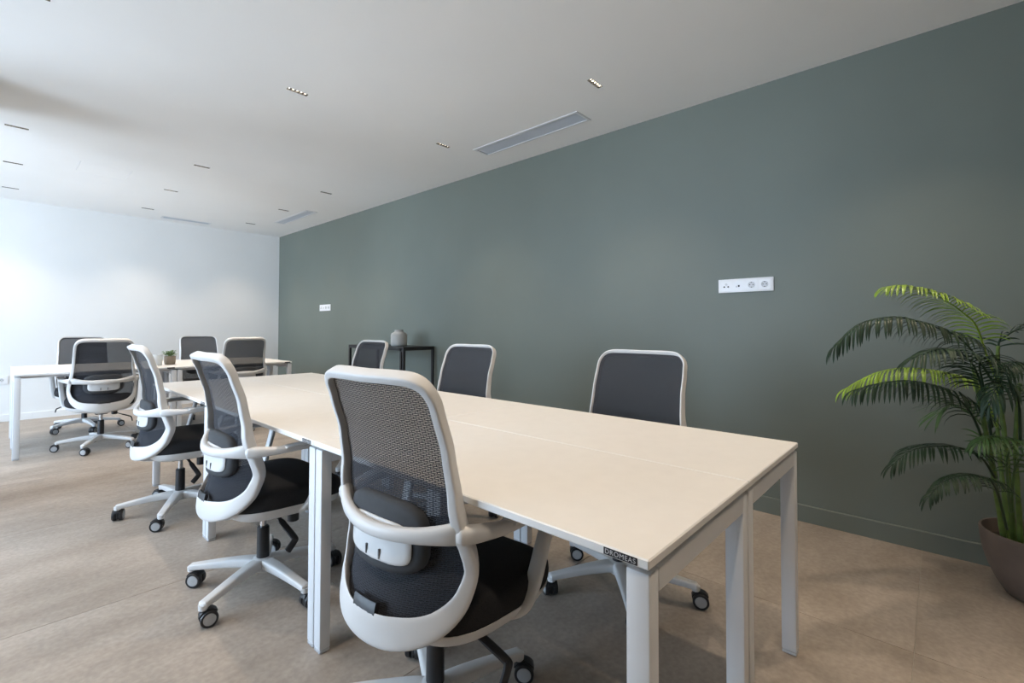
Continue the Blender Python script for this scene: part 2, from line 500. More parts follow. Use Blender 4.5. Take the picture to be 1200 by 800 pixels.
FLAB = {
    (-0.71, 2.67): 'lit linear downlight cut by the top left corner of the photo',
    (-0.71, 4.80): 'dark slot downlight at the left edge, nearest of the left row beyond the tan shadow',
    (-0.71, 5.96): 'dark slot downlight at the left edge, middle of the three beyond the tan shadow',
    (-0.71, 7.12): 'glaring white slot downlight at the left edge nearest the white far wall',
    (0.56, 2.67): 'five-lamp lit downlight in the middle of the ceiling above the long desk row',
    (0.56, 4.76): 'dark slot downlight right of the access panel, largest of its middle row',
    (0.56, 5.92): 'dark slot downlight in the middle row, second nearest the white far wall',
    (0.56, 7.10): 'dark slot downlight in the middle row, right before the small far vent',
    (1.82, 1.19): 'brightly lit warm downlight right of the long white ceiling vent',
    (1.82, 2.66): 'small lit downlight left of the long white ceiling vent near green wall',
    (1.82, 4.71): 'dark slot downlight beside green wall, nearest before the shorter vent',
    (1.82, 5.87): 'dark slot downlight left of the shorter vent beside green wall',
    (1.82, 7.04): 'dark slot downlight closest to the corner of white and green walls',
}
OUT = {(0.56, 1.19): 'above the nearest desks', (0.56, -0.29): 'just right of the camera overhead', (1.82, -0.29): 'above the floor before the palm',
       (1.82, -1.77): 'behind the palm beside the green wall', (0.56, -1.77): 'behind the camera towards the green wall', (-0.71, 1.19): 'ahead of the camera by the windows', (-0.71, -0.29): 'straight above the camera'}
fx = make_fixture()
for i, (x, y) in enumerate(FIX):
    o = fx if i == 0 else copy_tree(fx)
    o.location = (x, y, ZC)
    o['label'] = FLAB.get((x, y), 'linear ceiling downlight outside the frame, ' + OUT.get((x, y), ''))
    if (x, y) not in FLAB: o['group'] = 'ceiling lights outside the frame'


def make_vent(x0, x1, y0, y1, label, along):
    root = thing('ceiling_vent', label, 'air vent', ((x0 + x1) / 2, (y0 + y1) / 2, ZC), 0, 'ceiling air vents')
    a, b = (x1 - x0) / 2, (y1 - y0) / 2
    f = 0.013
    bm = bmesh.new()
    for (p0, p1, q0, q1) in ((-a - .008, a + .008, -b - .008, -b + f), (-a - .008, a + .008, b - f, b + .008), (-a - .008, -a + f, -b + f, b - f), (a - f, a + .008, -b + f, b - f)):
        box(bm, p0, p1, q0, q1, -0.005, -0.0004)
    obj('frame', bm, 'white_metal', root, smooth=False)
    bm = bmesh.new(); box(bm, -a + .001, a - .001, -b + .001, b - .001, .03, .035)
    obj('plenum', bm, 'black_metal', root, smooth=False)
    ns = 9 if min(x1 - x0, y1 - y0) > .13 else 7
    W_ = (a if along == 'y' else b) - f
    sh = None
    for k in range(ns):
        c = -W_ + 2 * W_ * (k + .5) / ns
        if sh is None:
            bm = bmesh.new()
            if along == 'y': box(bm, -W_ / ns * .92, W_ / ns * .92, -b + f, b - f, 0.0, 0.004)
            else: box(bm, -a + f, a - f, -W_ / ns * .92, W_ / ns * .92, 0.0, 0.004)
            s = sh = obj('slat', bm, 'vent_grey', root, smooth=False)
        else:
            s = sh.copy(); COL.objects.link(s)
        s.location = (c, 0, 0) if along == 'y' else (0, c, 0)
        if along == 'y': s.rotation_euler = (0, R(14), 0)
        else: s.rotation_euler = (R(-14), 0, 0)
make_vent(*VENTS[0], 'long white framed air vent in ceiling above the nearest desks by green wall', 'y')
make_vent(*VENTS[1], 'shorter looking white air vent in ceiling near the far corner by green wall', 'y')
make_vent(*VENTS[2], 'slim white air vent in ceiling running along the white far wall', 'x')


# ------------------------------------------------------------------ sockets
def socket_module(root, kind, c, size):
    h = size / 2
    bm = bmesh.new()
    box(bm, c - h, c + h, -.0022 - .006, -.006, -h, h, bev=.0012, seg=1)
    md = obj('socket_insert', bm, 'socket_white', root)
    if kind == 'schuko':
        bm = bmesh.new()
        lathe(bm, [(.0195, .0002), (.0195, .0035), (.0175, .0035), (.0165, .0004), (0, .0004)], 28, axis='X')
        bmesh.ops.rotate(bm, verts=bm.verts, cent=(0, 0, 0), matrix=Matrix.Rotation(-PI / 2, 3, 'Z'))
        bmesh.ops.translate(bm, verts=bm.verts, vec=(c, -.0082, 0))
        obj('well_rim', bm, 'socket_shade', md)
        bm = bmesh.new()
        for dx, dz in ((-.0095, 0), (.0095, 0)): cyl(bm, (c + dx, -.0082, dz), (c + dx, -.0094, dz), .0030, seg=10)
        for dz in (-.0155, .0155): box(bm, c - .0035, c + .0035, -.0115, -.008, dz - .002, dz + .002)
        obj('pin_hole', bm, 'dark_hole', md)
    elif kind == 'tv':
        bm = bmesh.new()
        for dx, dz, r_ in ((-.012, -.006, .0052), (.012, -.006, .0052)): cyl(bm, (c + dx, -.008, dz), (c + dx, -.0098, dz), r_, seg=12)
        obj('jack', bm, 'dark_hole', md)
        bm = bmesh.new(); lathe(bm, [(.0062, 0), (.0062, .003), (.0042, .003), (.0042, .0)], 14, axis='X')
        bmesh.ops.rotate(bm, verts=bm.verts, cent=(0, 0, 0), matrix=Matrix.Rotation(-PI / 2, 3, 'Z'))
        bmesh.ops.translate(bm, verts=bm.verts, vec=(c, -.008, .010))
        obj('jack', bm, 'grey_plastic', md)
    else:
        bm = bmesh.new(); box(bm, c - .018, c + .018, -.0095, -.008, .012, .022)
        obj('name_window', bm, 'socket_white', md)
        bm = bmesh.new(); box(bm, c - .004, c + .006, -.0098, -.008, -.009, .002); box(bm, c - .014, c - .0115, -.009, -.008, -.012, -.002)
        obj('jack', bm, 'dark_hole', md)


def socket_plate(label, loc, rz, mods, w_, h_, group='wall sockets'):
    root = thing('wall_socket', label, 'socket', loc, rz, group)
    bm = bmesh.new(); box(bm, -w_ / 2, w_ / 2, -.008, -.0004, -h_ / 2, h_ / 2, bev=.002, seg=2)
    obj('cover_plate', bm, 'socket_white', root)
    pitch = (w_ - .022) / len(mods)
    for k, kd in enumerate(mods):
        socket_module(root, kd, -w_ / 2 + .011 + pitch * (k + .5), min(pitch, h_) * .88 - .002)
# local +X runs to the right when looking at the plate, local -Y points into the room
socket_plate('white four-gang socket plate on green wall above the nearest green-side chair', (XW, 0.530, 1.425), R(-90), ['tv', 'data', 'schuko', 'schuko'], 0.322, 0.088)
socket_plate('small white four-gang socket plate on green wall near the far corner', (XW, 6.131, 1.440), R(-90), ['tv', 'data', 'schuko', 'schuko'], 0.322, 0.092)
socket_plate('white single socket low on the white far wall at left edge', (-0.735, YF, 0.500), 0, ['schuko'], 0.112, 0.100)


# ------------------------------------------------------------------ desks
DT = 0.735
def make_desk(L_, D_, lettering):
    """local: x = 0 sitter's edge .. D_ back, y = 0 right-hand end .. L_"""
    root = thing('desk', 'x', 'desk')
    e = 0.0012
    bm = bmesh.new()
    vs = box(bm, 0, D_ - e, e / 2, L_ - e / 2, DT - .019, DT, bev=.0026, seg=1)
    for f in bm.faces:
        f.material_index = 0 if abs(f.normal.z) > .9 else 1
    obj('tabletop', bm, ['laminate', 'laminate_edge'], root, smooth=False)
    lw, ld = .045, .040           # along y, along x
    zt = DT - .019 - .009
    leg0 = bar0 = foot0 = None
    for ye in (0.003, L_ - .003 - lw):
        if bar0 is None:
            bm = bmesh.new(); box(bm, .006 + ld, D_ - .006 - ld, 0, lw, zt - .045, zt, bev=.002, seg=1)
            bar0 = obj('crossbar', bm, 'white_metal', root); b_ = bar0
        else: b_ = bar0.copy(); COL.objects.link(b_)
        b_.location = (0, ye, 0)
        for xe in (.006, D_ - .006 - ld):
            if leg0 is None:
                bm = bmesh.new(); box(bm, 0, ld, 0, lw, .012, zt, bev=.004, seg=2)
                leg0 = lg = obj('leg', bm, 'white_metal', root)
                bm = bmesh.new(); box(bm, .001, ld - .001, .001, lw - .001, 0.0005, .011, bev=.002, seg=1)
                for k in range(3): box(bm, -.0004, .003, .006 + .013 * k, .010 + .013 * k, .002, .009)
                foot0 = obj('foot_pad', bm, 'foot_grey', lg)
            else:
                lg = leg0.copy(); COL.objects.link(lg)
                f_ = foot0.copy(); COL.objects.link(f_); f_.parent = lg
            lg.location = (xe, ye, 0)
    for xb in (.12, D_ - .16):
        bm = bmesh.new(); box(bm, xb, xb + .04, .003 + lw, L_ - .003 - lw, zt - .020, zt + .004, bev=.002, seg=1)
        obj('beam', bm, 'white_metal', root)
    sp0 = None
    for ye in (.016, L_ - .030):
        for xs_ in (.10, D_ * .5, D_ - .10):
            if sp0 is None:
                bm = bmesh.new(); box(bm, -.035, .035, 0, .014, zt - .0005, DT - .0192)
                sp0 = s_ = obj('spacer', bm, 'white_metal', root, smooth=False)
            else: s_ = sp0.copy(); COL.objects.link(s_)
            s_.location = (xs_, ye, 0)
    # maker's plate on the front edge, right-hand end
    bm = bmesh.new(); box(bm, -.0012, .0004, .022, .089, DT - .0165, DT - .003, bev=.0006, seg=1)
    pl = obj('edge_plate', bm, 'label_black', root)
    if lettering:
        cu = bpy.data.curves.new('lettering', 'FONT'); cu.body = lettering; cu.size = .0125; cu.extrude = .0002
        cu.align_x = 'CENTER'; cu.align_y = 'CENTER'; cu.space_character = 1.12
        to = bpy.data.objects.new('lettering', cu); COL.objects.link(to)
        bpy.context.view_layer.update()
        me = bpy.data.meshes.new_from_object(to)
        bpy.data.objects.remove(to)
        xsx = [v.co.x for v in me.vertices]; sc = .060 / (max(xsx) - min(xsx))
        for v in me.vertices: v.co = Vector((v.co.x * sc, v.co.y * sc * 1.0, v.co.z))
        me.materials.append(M['label_text'])
        to = bpy.data.objects.new('lettering', me); COL.objects.link(to); to.parent = pl
        # reads left to right for the sitter: text +x -> -y, text +y -> +z, facing -x
        to.matrix_local = Matrix(((0, 0, -1, -.0014), (-1, 0, 0, .0555), (0, 1, 0, DT - .0099), (0, 0, 0, 1)))
    return root
DL, DD = 1.2477, 0.6
proto = make_desk(DL, DD, 'DROMEAS')
DROW = ['nearest', 'middle', 'farthest']
for k in range(3):
    o = proto if k == 0 else copy_tree(proto)
    o.location = (0, DL * k, 0)
    o['label'] = ['white bench desk nearest the camera, with a black maker plate on its near corner edge',
                  'white bench desk in the middle of the long row on the open floor side',
                  'white bench desk at the far end of the long row on the open floor side'][k]
    o['group'] = 'desks of the long row'
for k in range(3):
    o = copy_tree(proto)
    o.location = (2 * DD, DL * (k + 1), 0); o.rotation_euler = (0, 0, PI)
    o['label'] = ['white bench desk nearest the camera on the green wall side of the row',
                  'white bench desk in the middle of the row on the green wall side',
                  'white bench desk at the far end of the long row on the green wall side'][k]
    o['group'] = 'desks of the long row'
# far table across the room: two pairs of desks
FX0, FY0, FDL = -0.685, 5.32, 1.2
proto2 = make_desk(FDL, DD, None)
for k in range(2):
    o = proto2 if k == 0 else copy_tree(proto2)
    o.location = (FX0 + FDL * (k + 1), FY0, 0); o.rotation_euler = (0, 0, PI / 2)
    o['label'] = ['white desk of the far table at left, on the side facing the camera',
                  'white desk of the far table at right, on the camera side near the green wall'][k]
    o['group'] = 'desks of the far table'
for k in range(2):
    o = copy_tree(proto2)
    o.location = (FX0 + FDL * k, FY0 + 2 * DD, 0); o.rotation_euler = (0, 0, -PI / 2)
    o['label'] = ['white desk of the far table at left, on the side of the white wall',
                  'white desk of the far table at right, on the side of the white wall'][k]
    o['group'] = 'desks of the far table'


# ------------------------------------------------------------------ office chair (local +Y = forward, origin on the floor under the column)
YK = [(.37, -.238), (.41, -.240), (.45, -.234), (.50, -.220), (.56, -.204), (.60, -.196), (.66, -.190), (.75, -.186), (.85, -.198), (.95, -.224), (1.00, -.241), (1.05, -.264)]
CK = [(.37, 1.7), (.46, 1.95), (.56, 1.75), (.62, 1.30), (.66, .95), (.72, .75), (.85, .65), (.95, .50), (1.05, .35)]
def interp(t, z):
    if z <= t[0][0]: return t[0][1]
    for (a, b), (c, d) in zip(t, t[1:]):
        if z <= c:
            s = (z - a) / (c - a); s = s * s * (3 - 2 * s) * .35 + s * .65
            return b + (d - b) * s
    return t[-1][1]
def SY(u, z): return interp(YK, z) + interp(CK, z) * u * u
def SN(u, z):      # rear-facing normal
    e = .004
    du = Vector((1, (SY(u + e, z) - SY(u - e, z)) / (2 * e), 0)); dz = Vector((0, (SY(u, z + e) - SY(u, z - e)) / (2 * e), 1))
    n_ = du.cross(dz).normalized()
    return n_ if n_.y < 0 else -n_
HALF = [(0, 1.019, .026, .036), (.10, 1.020, .026, .036), (.168, 1.015, .026, .035), (.201, .988, .025, .032), (.208, .94, .026, .030), (.210, .86, .027, .030), (.214, .77, .029, .033),
        (.221, .700, .033, .040), (.228, .648, .036, .044), (.233, .590, .038, .044), (.229, .528, .044, .038), (.206, .470, .058, .034), (.160, .431, .074, .030), (.085, .413, .090, .030), (0, .409, .096, .030)]
full = HALF + [(-u, z, a, b) for (u, z, a, b) in HALF[-2:0:-1]]
LOOP = cr(full, 5, closed=True)


def make_chair():
    root = thing('office_chair', 'x', 'chair')
    # back frame
    bm = bmesh.new()
    pts = [Vector((u, SY(u, z), z)) for u, z, a, b in LOOP]
    sweep(bm, pts, [SN(u, z) for u, z, a, b in LOOP], [a for _, _, a, _ in LOOP], [b for _, _, _, b in LOOP], closed=True, seg=20, pw=4.2, taper=.72, center=Vector((0, -.22, .70)))
    keys = [(-.230, .655, -.004), (-.20, .650, .014), (-.12, .640, .026), (0, .635, .032), (.12, .640, .026), (.20, .650, .014), (.230, .655, -.004)]
    bl = cr(keys, 6)
    bp_ = [Vector((u, SY(u, z) - q - .004, z)) for u, z, q in bl]
    wd = [.036 + .028 * (abs(u) / .230) ** 4 for u, z, q in bl]
    sweep(bm, bp_, [SN(u, z) for u, z, q in bl], wd, [.030] * len(bl), seg=14, pw=2.4)
    # spine running under the seat
    sk = cr([(-.242, .392, .085), (-.224, .374, .105), (-.18, .358, .115), (-.10, .352, .13), (.02, .354, .13)], 4)
    sweep(bm, [Vector((0, y, z)) for y, z, q in sk], [Vector((0, -.3, 1))] * len(sk), [q for *_, q in sk], [.030] * len(sk), seg=14, pw=3)
    bf = obj('back_frame', bm, 'white_plastic', root, angle=60)
    # woven mesh filling the frame
    bm = bmesh.new()
    prof = [(u + (a * .26 if u > .1 else 0), z, b) for u, z, a, b in cr(HALF, 12)]
    rows = []
    for (u, z, b) in prof:
        if u < .004: u = .004
        rows.append([bm.verts.new((u * (k / 7), SY(u * (k / 7), z) + b * .24, z)) for k in range(-7, 8)])
    for A, B in zip(rows, rows[1:]):
        for k in range(14): bm.faces.new((A[k], A[k + 1], B[k + 1], B[k]))
    obj('back_mesh', bm, 'woven_mesh', bf, angle=80)

    def pad(name, cz, hu, hz, off, th, material, pw=3.6, dome=.5):
        bm = bmesh.new(); K = 32
        def pt(s, a, dep):
            c, s_ = math.cos(a), math.sin(a)
            u = hu * s * math.copysign(abs(c) ** (2 / pw), c); z = cz + hz * s * math.copysign(abs(s_) ** (2 / pw), s_)
            q = Vector((u, SY(u, z), z)) + SN(u, z) * (off + dep)
            return bm.verts.new(q)
        rings = []
        for s, d in ((.985, 0), (1.0, th * .35), (.97, th * (1 - dome * .45)), (.85, th * (1 - dome * .12)), (.5, th)):
            rings.append([pt(s, 2 * PI * k / K, d) for k in range(K)])
        for A, B in zip(rings, rings[1:]):
            for k in range(K): bm.faces.new((A[k], A[(k + 1) % K], B[(k + 1) % K], B[k]))
        c1 = pt(0, 0, th); c0 = pt(0, 0, 0)
        for k in range(K):
            bm.faces.new((rings[-1][k], rings[-1][(k + 1) % K], c1)); bm.faces.new((rings[0][(k + 1) % K], rings[0][k], c0))
        return obj(name, bm, material, bf, angle=60)
    pad('lumbar_pad', .618, .150, .088, -.012, .030, 'pad_grey')
    pad('lumbar_plate', .604, .112, .052, .0165, .006, 'white_plastic', pw=4.5, dome=.3)
    bm = bmesh.new()
    for ux in (-.026, .026):
        for z0, z1 in ((.562, .586), (.624, .643)):
            y_ = SY(ux, (z0 + z1) / 2) - .0240
            box(bm, ux - .0022, ux + .0022, y_ - .0010, y_ + .004, z0, z1)
    obj('plate_slot', bm, 'slot', bf, smooth=False)
    bm = bmesh.new()
    rows = []
    for z, d in ((.434, .0160), (.437, .0180), (.459, .0180), (.463, .0160)):
        rows.append([bm.verts.new(Vector((u, SY(u, z), z)) + SN(u, z) * d) for u in (-.040, -.020, 0, .020, .040)])
    for z, d in ((.463, .006), (.434, .006)):
        rows.append([bm.verts.new(Vector((u, SY(u, z), z)) + SN(u, z) * d) for u in (-.042, -.020, 0, .020, .042)])
    for i in range(6):
        A, B = rows[i], rows[(i + 1) % 6]
        for k in range(4): bm.faces.new((A[k], A[k + 1], B[k + 1], B[k]))
    bm.faces.new([r_[0] for r_ in rows]); bm.faces.new([r_[-1] for r_ in rows][::-1])
    obj('back_tab', bm, 'black_plastic', bf, angle=30)

    # arms: rail from the belt end forward, strut down and back to the seat pan
    for s in (1, -1):
        bm = bmesh.new()
        ys_ = SY(.230, .655)
        k_ = cr([(.230, ys_ - .006, .652, .050, .046), (.252, ys_ + .022, .652, .046, .040), (.278, ys_ + .085, .652, .042, .030), (.288, .00, .654, .042, .026), (.290, .09, .654, .040, .026), (.290, .140, .646, .040, .026),
                 (.288, .152, .622, .042, .024), (.279, .128, .540, .044, .022), (.268, .100, .450, .046, .024), (.250, .074, .398, .046, .026), (.200, .050, .378, .050, .024), (.130, .040, .372, .052, .022)], 5)
        P = [Vector((s * a, b, c)) for a, b, c, _, _ in k_]
        n_ = len(P)
        ups = []
        for i in range(n_):
            T = (P[min(i + 1, n_ - 1)] - P[max(i - 1, 0)]).normalized()
            side = Vector((s, 0, 0)) if i > n_ * .05 else Vector((s, -.4, 0))
            up = T.cross(side)
            if i > n_ * .78: up = T.cross(Vector((0, -1, 0)))if False else up
            ups.append(up if up.length > .2 else Vector((0, 1, .2)))
        # width is measured across: along the sideways direction
        sweep(bm, P, ups, [w_ for *_, w_, _ in k_], [d_ for *_, d_ in k_], seg=12, pw=2.8)
        ar = obj('armrest', bm, 'white_plastic', root, angle=60)
        bm = bmesh.new()
        pk = cr([(.287, -.030, .662), (.289, .03, .666), (.290, .09, .666), (.290, .125, .661)], 4)
        sweep(bm, [Vector((s * a, b, c)) for a, b, c in pk], [Vector((0, 0, 1))] * len(pk), [.046] * len(pk), [.012] * len(pk), seg=12, pw=3)
        obj('arm_pad', bm, 'white_plastic', ar, angle=60)

    # seat
    def super_stack(layers, cy, hx, hy, pw=3.2, K=48, front=0.0, mi=0):
        bm = bmesh.new(); rings = []
        for s, z in layers:
            rg = []
            for k in range(K):
                a = 2 * PI * k / K; c, sn = math.cos(a), math.sin(a)
                x = hx * s * math.copysign(abs(c) ** (2 / pw), c); y = cy + hy * s * math.copysign(abs(sn) ** (2 / pw), sn)
                x *= 1 - .10 * max(0, (cy - y) / hy)      # a little narrower at the rear
                q = max(0, (y - (cy + hy * .55)) / (hy * .45))
                rg.append(bm.verts.new((x, y, z - front * q * q + .012 * (x / hx) ** 2 * (1 if s < 1.1 else 0))))
            rings.append(rg)
        for A, B in zip(rings, rings[1:]):
            for k in range(K): bm.faces.new((A[k], A[(k + 1) % K], B[(k + 1) % K], B[k]))
        bm.faces.new(rings[0][::-1]); bm.faces.new(rings[-1])
        return bm
    bm = super_stack([(.93, .388), (.985, .395), (1.0, .408), (1.008, .428), (1.0, .448), (.965, .463), (.89, .472), (.7, .477), (.4, .477), (.1, .476)], .050, .262, .240, pw=3.8, front=.020)
    obj('seat_cushion', bm, 'black_fabric', root, angle=60)
    bm = super_stack([(.60, .342), (.85, .352), (.94, .366), (.985, .386), (.995, .396), (.9, .397)], .050, .262, .240, pw=3.8, front=.016)
    obj('seat_pan', bm, 'white_plastic', root, angle=50)

    # mechanism, column
    bm = bmesh.new()
    box(bm, -.050, .050, -.06, .09, .318, .352, bev=.010, seg=2)
    box(bm, -.035, .035, .07, .15, .330, .360, bev=.006, seg=1)
    me_ = obj('tilt_mechanism', bm, 'black_plastic', root)
    bm = bmesh.new(); cyl(bm, (.11, .085, .293), (.11, .085, .372), .0245, seg=20); cyl(bm, (.11, .085, .290), (.11, .085, .293), .021, .0245, seg=20)
    obj('tension_knob', bm, 'black_plastic', me_)
    bm = bmesh.new()
    lk = cr([(.03, .01, .338), (.08, .02, .328), (.15, .03, .296), (.222, .040, .264), (.236, .034, .254), (.242, .005, .225)], 4)
    sweep(bm, [Vector(q) for q in lk], [Vector((0, 1, 0))] * len(lk), [.008 + .004 * (i > 8) for i in range(len(lk))], [.016 + .012 * (i > 6) for i in range(len(lk))], seg=8, pw=3)
    obj('height_lever', bm, 'black_plastic', me_)
    bm = bmesh.new(); cyl(bm, (0, 0, .095), (0, 0, .255), .0265, .0255, seg=24); cyl(bm, (0, 0, .255), (0, 0, .260), .0255, .021, seg=24)
    gc = obj('gas_column', bm, 'black_plastic', root)
    bm = bmesh.new(); cyl(bm, (0, 0, .255), (0, 0, .322), .014, seg=20)
    obj('piston', bm, 'chrome', gc)

    # five-star base
    bm = bmesh.new()
    lathe(bm, [(0, .072), (.036, .072), (.044, .080), (.045, .112), (.038, .124), (.028, .127), (0, .127)], 30)
    for k in range(5):
        a = 2 * PI * k / 5
        ak = cr([(.02, .102, .058, .042), (.07, .104, .054, .040), (.16, .099, .046, .034), (.25, .090, .040, .028), (.312, .083, .037, .025)], 4)
        d = Vector((math.cos(a), math.sin(a), 0))
        sweep(bm, [d * r_ + Vector((0, 0, z)) for r_, z, _, _ in ak], [Vector((0, 0, 1))] * len(ak), [w_ for *_, w_, _ in ak], [h_ for *_, h_ in ak], seg=16, pw=5)
        cyl(bm, d * .309 + Vector((0, 0, .066)), d * .309 + Vector((0, 0, .085)), .0165, .0180, seg=14)
    sb = obj('star_base', bm, 'white_plastic', root, angle=40)
    # caster: twin wheels, hood, stem; origin at the pivot on the floor
    bm = bmesh.new()
    for s in (1, -1):
        x0 = s * .0065; x1 = s * .0275
        lathe(bm, [(0, x0), (.027, x0), (.031, x0 + s * .003), (.0315, x0 + s * .008), (.0315, x1 - s * .004), (.030, x1 - s * .001), (.0235, x1 - s * .0005), (.0225, x1 - s * .002), (.0215, x1), (0, x1 + s * .001)], 26, axis='X', center=(0, -.018, .0317),
              mi=[0, 0, 0, 0, 0, 0, 0, 1, 1])
    box(bm, -.0062, .0062, -.043, .010, .012, .054, bev=.003, seg=1)
    # hood above the wheels
    hk = [(-.018 - .0345 * math.cos(t), .0317 + .0345 * math.sin(t)) for t in [R(q) for q in range(35, 170, 15)]]
    sweep(bm, [Vector((0, y, z)) for y, z in hk], [Vector((0, y + .018, z - .0317)) for y, z in hk], [.034] * len(hk), [.005] * len(hk), seg=8, pw=4)
    cyl(bm, (0, 0, .045), (0, 0, .0668), .0095, seg=12)
    c0 = obj('caster', bm, ['black_plastic', 'grey_plastic'], sb, angle=40)
    for k in range(5):
        a = 2 * PI * k / 5
        c = c0 if k == 0 else c0.copy()
        if k: COL.objects.link(c)
        c.location = (.309 * math.cos(a), .309 * math.sin(a), 0)
        c.rotation_euler = (0, 0, random.uniform(0, 2 * PI))
    return root


chair0 = make_chair()
used = [False]
def place_chair(x, y, face, base_phase, label, group, seed):
    """face: world heading of the sitter in degrees from +X"""
    o = chair0 if not used[0] else copy_tree(chair0)
    used[0] = True
    o.location = (x, y, 0); rz = R(face - 90); o.rotation_euler = (0, 0, rz)
    o['label'] = label; o['group'] = group
    rnd = random.Random(seed)
    for ch in o.children:
        if ch.name.startswith('star_base'):
            ch.rotation_euler = (0, 0, R(base_phase) - rz)
            for c in ch.children: c.rotation_euler = (0, 0, rnd.uniform(0, 2 * PI))
    return o
GA = 'mesh chairs along the long desk row'
GB = 'mesh chairs at the far table'
place_chair(.10, .69, 4, -11, 'big white and grey mesh-back office chair closest to the camera, seen from behind', GA, 1)
place_chair(.046, 1.81, 0, 63.6, 'white mesh office chair second from the camera on the open floor side', GA, 2)
place_chair(.022, 3.066, 0, 24, 'white mesh office chair third from the camera, by the far end of the long row', GA, 3)
place_chair(1.12, .66, 180, 1, 'grey mesh chair on the green wall side below the large socket plate', GA, 4)
place_chair(1.10, 1.80, 180, 30, 'grey mesh chair on the green wall side, middle of three, right of the black console', GA, 5)
place_chair(1.22, 3.12, 180, 10, 'grey mesh chair on the green wall side in front of the black console and vase', GA, 6)
place_chair(-.085, 5.40, 88, 24, 'white framed mesh chair seen from behind at the left of the far table', GB, 7)
place_chair(-.09, 6.55, -90, 64, 'mesh chair behind the far table at left, half hidden by the chair before it', GB, 8)
place_chair(1.09, 6.57, -90, 20, 'mesh chair behind the far table at right, beside the small potted plant', GB, 9)
place_chair(1.14, 5.42, 90, 60, 'mesh chair seen from behind at the far table nearest the green wall', GB, 10)

# ------------------------------------------------------------------ black console with vase by the green wall
def make_console():
    x0, x1, y0, y1, h = 2.12, 2.53, 3.61, 4.70, .945
    root = thing('console_table', 'thin black metal frame console table standing against the green wall', 'console table', ((x0 + x1) / 2, (y0 + y1) / 2, 0))
    a, b, t = (x1 - x0) / 2, (y1 - y0) / 2, .025
    bm = bmesh.new(); box(bm, -a, a, -b, b, h - .012, h, bev=.001, seg=1); obj('tabletop', bm, 'black_metal', root, smooth=False)
    for sx_, sy_, off in ((-1, -1, 0), (1, -1, 0), (-1, 1, 0), (1, 1, 0), (-1, -1, .043)):     # the long front frame has its own leg beside the end frame's
        bm = bmesh.new(); cx_, cy_ = sx_ * (a - t / 2), sy_ * (b - t / 2) + off
        box(bm, cx_ - t / 2, cx_ + t / 2, cy_ - t / 2, cy_ + t / 2, 0.0005, h - .012); obj('leg', bm, 'black_metal', root, smooth=False)
    for sy_ in (-1, 1):
        for z in (h - .037, .02):
            bm = bmesh.new(); box(bm, -a + t, a - t, sy_ * (b - t / 2) - t / 2, sy_ * (b - t / 2) + t / 2, z, z + t); obj('rail', bm, 'black_metal', root, smooth=False)
    for sx_ in (-1, 1):
        bm = bmesh.new(); box(bm, sx_ * (a - t / 2) - t / 2, sx_ * (a - t / 2) + t / 2, -b + t, b - t, h - .037, h - .012); obj('rail', bm, 'black_metal', root, smooth=False)
    return h
ch = make_console()
bm = bmesh.new()
lathe(bm, [(0, 0), (.075, 0), (.086, .008), (.089, .03), (.089, .118), (.080, .140), (.055, .153), (.048, .160), (.047, .178), (.040, .178), (.041, .160), (.030, .150), (0, .15)], 40)
v = obj('vase', bm, 'ceramic', loc=(2.27, 3.90, ch + .0006), angle=50)
tag(v, 'squat grey ceramic vase with short neck on the black console', 'vase')

# ------------------------------------------------------------------ far table objects
def small_plant():
    root = thing('potted_succulent', 'small green leafy plant in taupe pot on the far table', 'plant', (.535, 5.72, DT + .0006))
    bm = bmesh.new()
    lathe(bm, [(0, 0), (.040, 0), (.050, .006), (.054, .03), (.055, .092), (.050, .092), (.049, .080), (0, .080)], 28)
    obj('pot', bm, 'small_pot', root, angle=50)
    bm = bmesh.new(); lathe(bm, [(0, .083), (.0485, .081), (.0485, .076), (0, .076)], 20)
    obj('soil', bm, 'soil', root)
    rnd = random.Random(5)
    bm = bmesh.new()
    for k in range(44):
        a = rnd.uniform(0, 2 * PI); r_ = rnd.uniform(.002, .04)
        b_ = Vector((r_ * .6 * math.cos(a), r_ * .6 * math.sin(a), .08))
        t_ = Vector((r_ * 1.7 * math.cos(a), r_ * 1.7 * math.sin(a), .095 + rnd.uniform(.015, .06)))
        tube(bm, [b_, b_.lerp(t_, .5), t_], .0014, 5)
        for q in range(4):
            aa = a + rnd.uniform(-1.5, 1.5); L_ = rnd.uniform(.018, .030)
            d = Vector((math.cos(aa), math.sin(aa), rnd.uniform(-.1, .7))).normalized(); s = d.cross(Vector((0, 0, 1))).normalized(); nn = s.cross(d)
            p0 = b_.lerp(t_, rnd.uniform(.65, 1))
            P = [p0, p0 + d * L_ * .45 + s * L_ * .34 + nn * .002, p0 + d * L_ - nn * .003, p0 + d * L_ * .45 - s * L_ * .34 + nn * .002, p0 + d * L_ * .5 - nn * .002]
            V_ = [bm.verts.new(x) for x in P]
            for i in range(4): bm.faces.new((V_[i], V_[(i + 1) % 4], V_[4]))
    obj('foliage', bm, 'small_leaf', root, angle=80)
small_plant()
bm = bmesh.new()
lathe(bm, [(0, 0), (.040, 0), (.043, .003), (.054, .118), (.0515, .118), (.041, .008), (0, .008)], 32)
gl = obj('tumbler', bm, 'frosted_glass', loc=(.405, 5.65, DT + .0006), angle=50)
tag(gl, 'frosted white glass tumbler beside the small potted plant', 'glass')


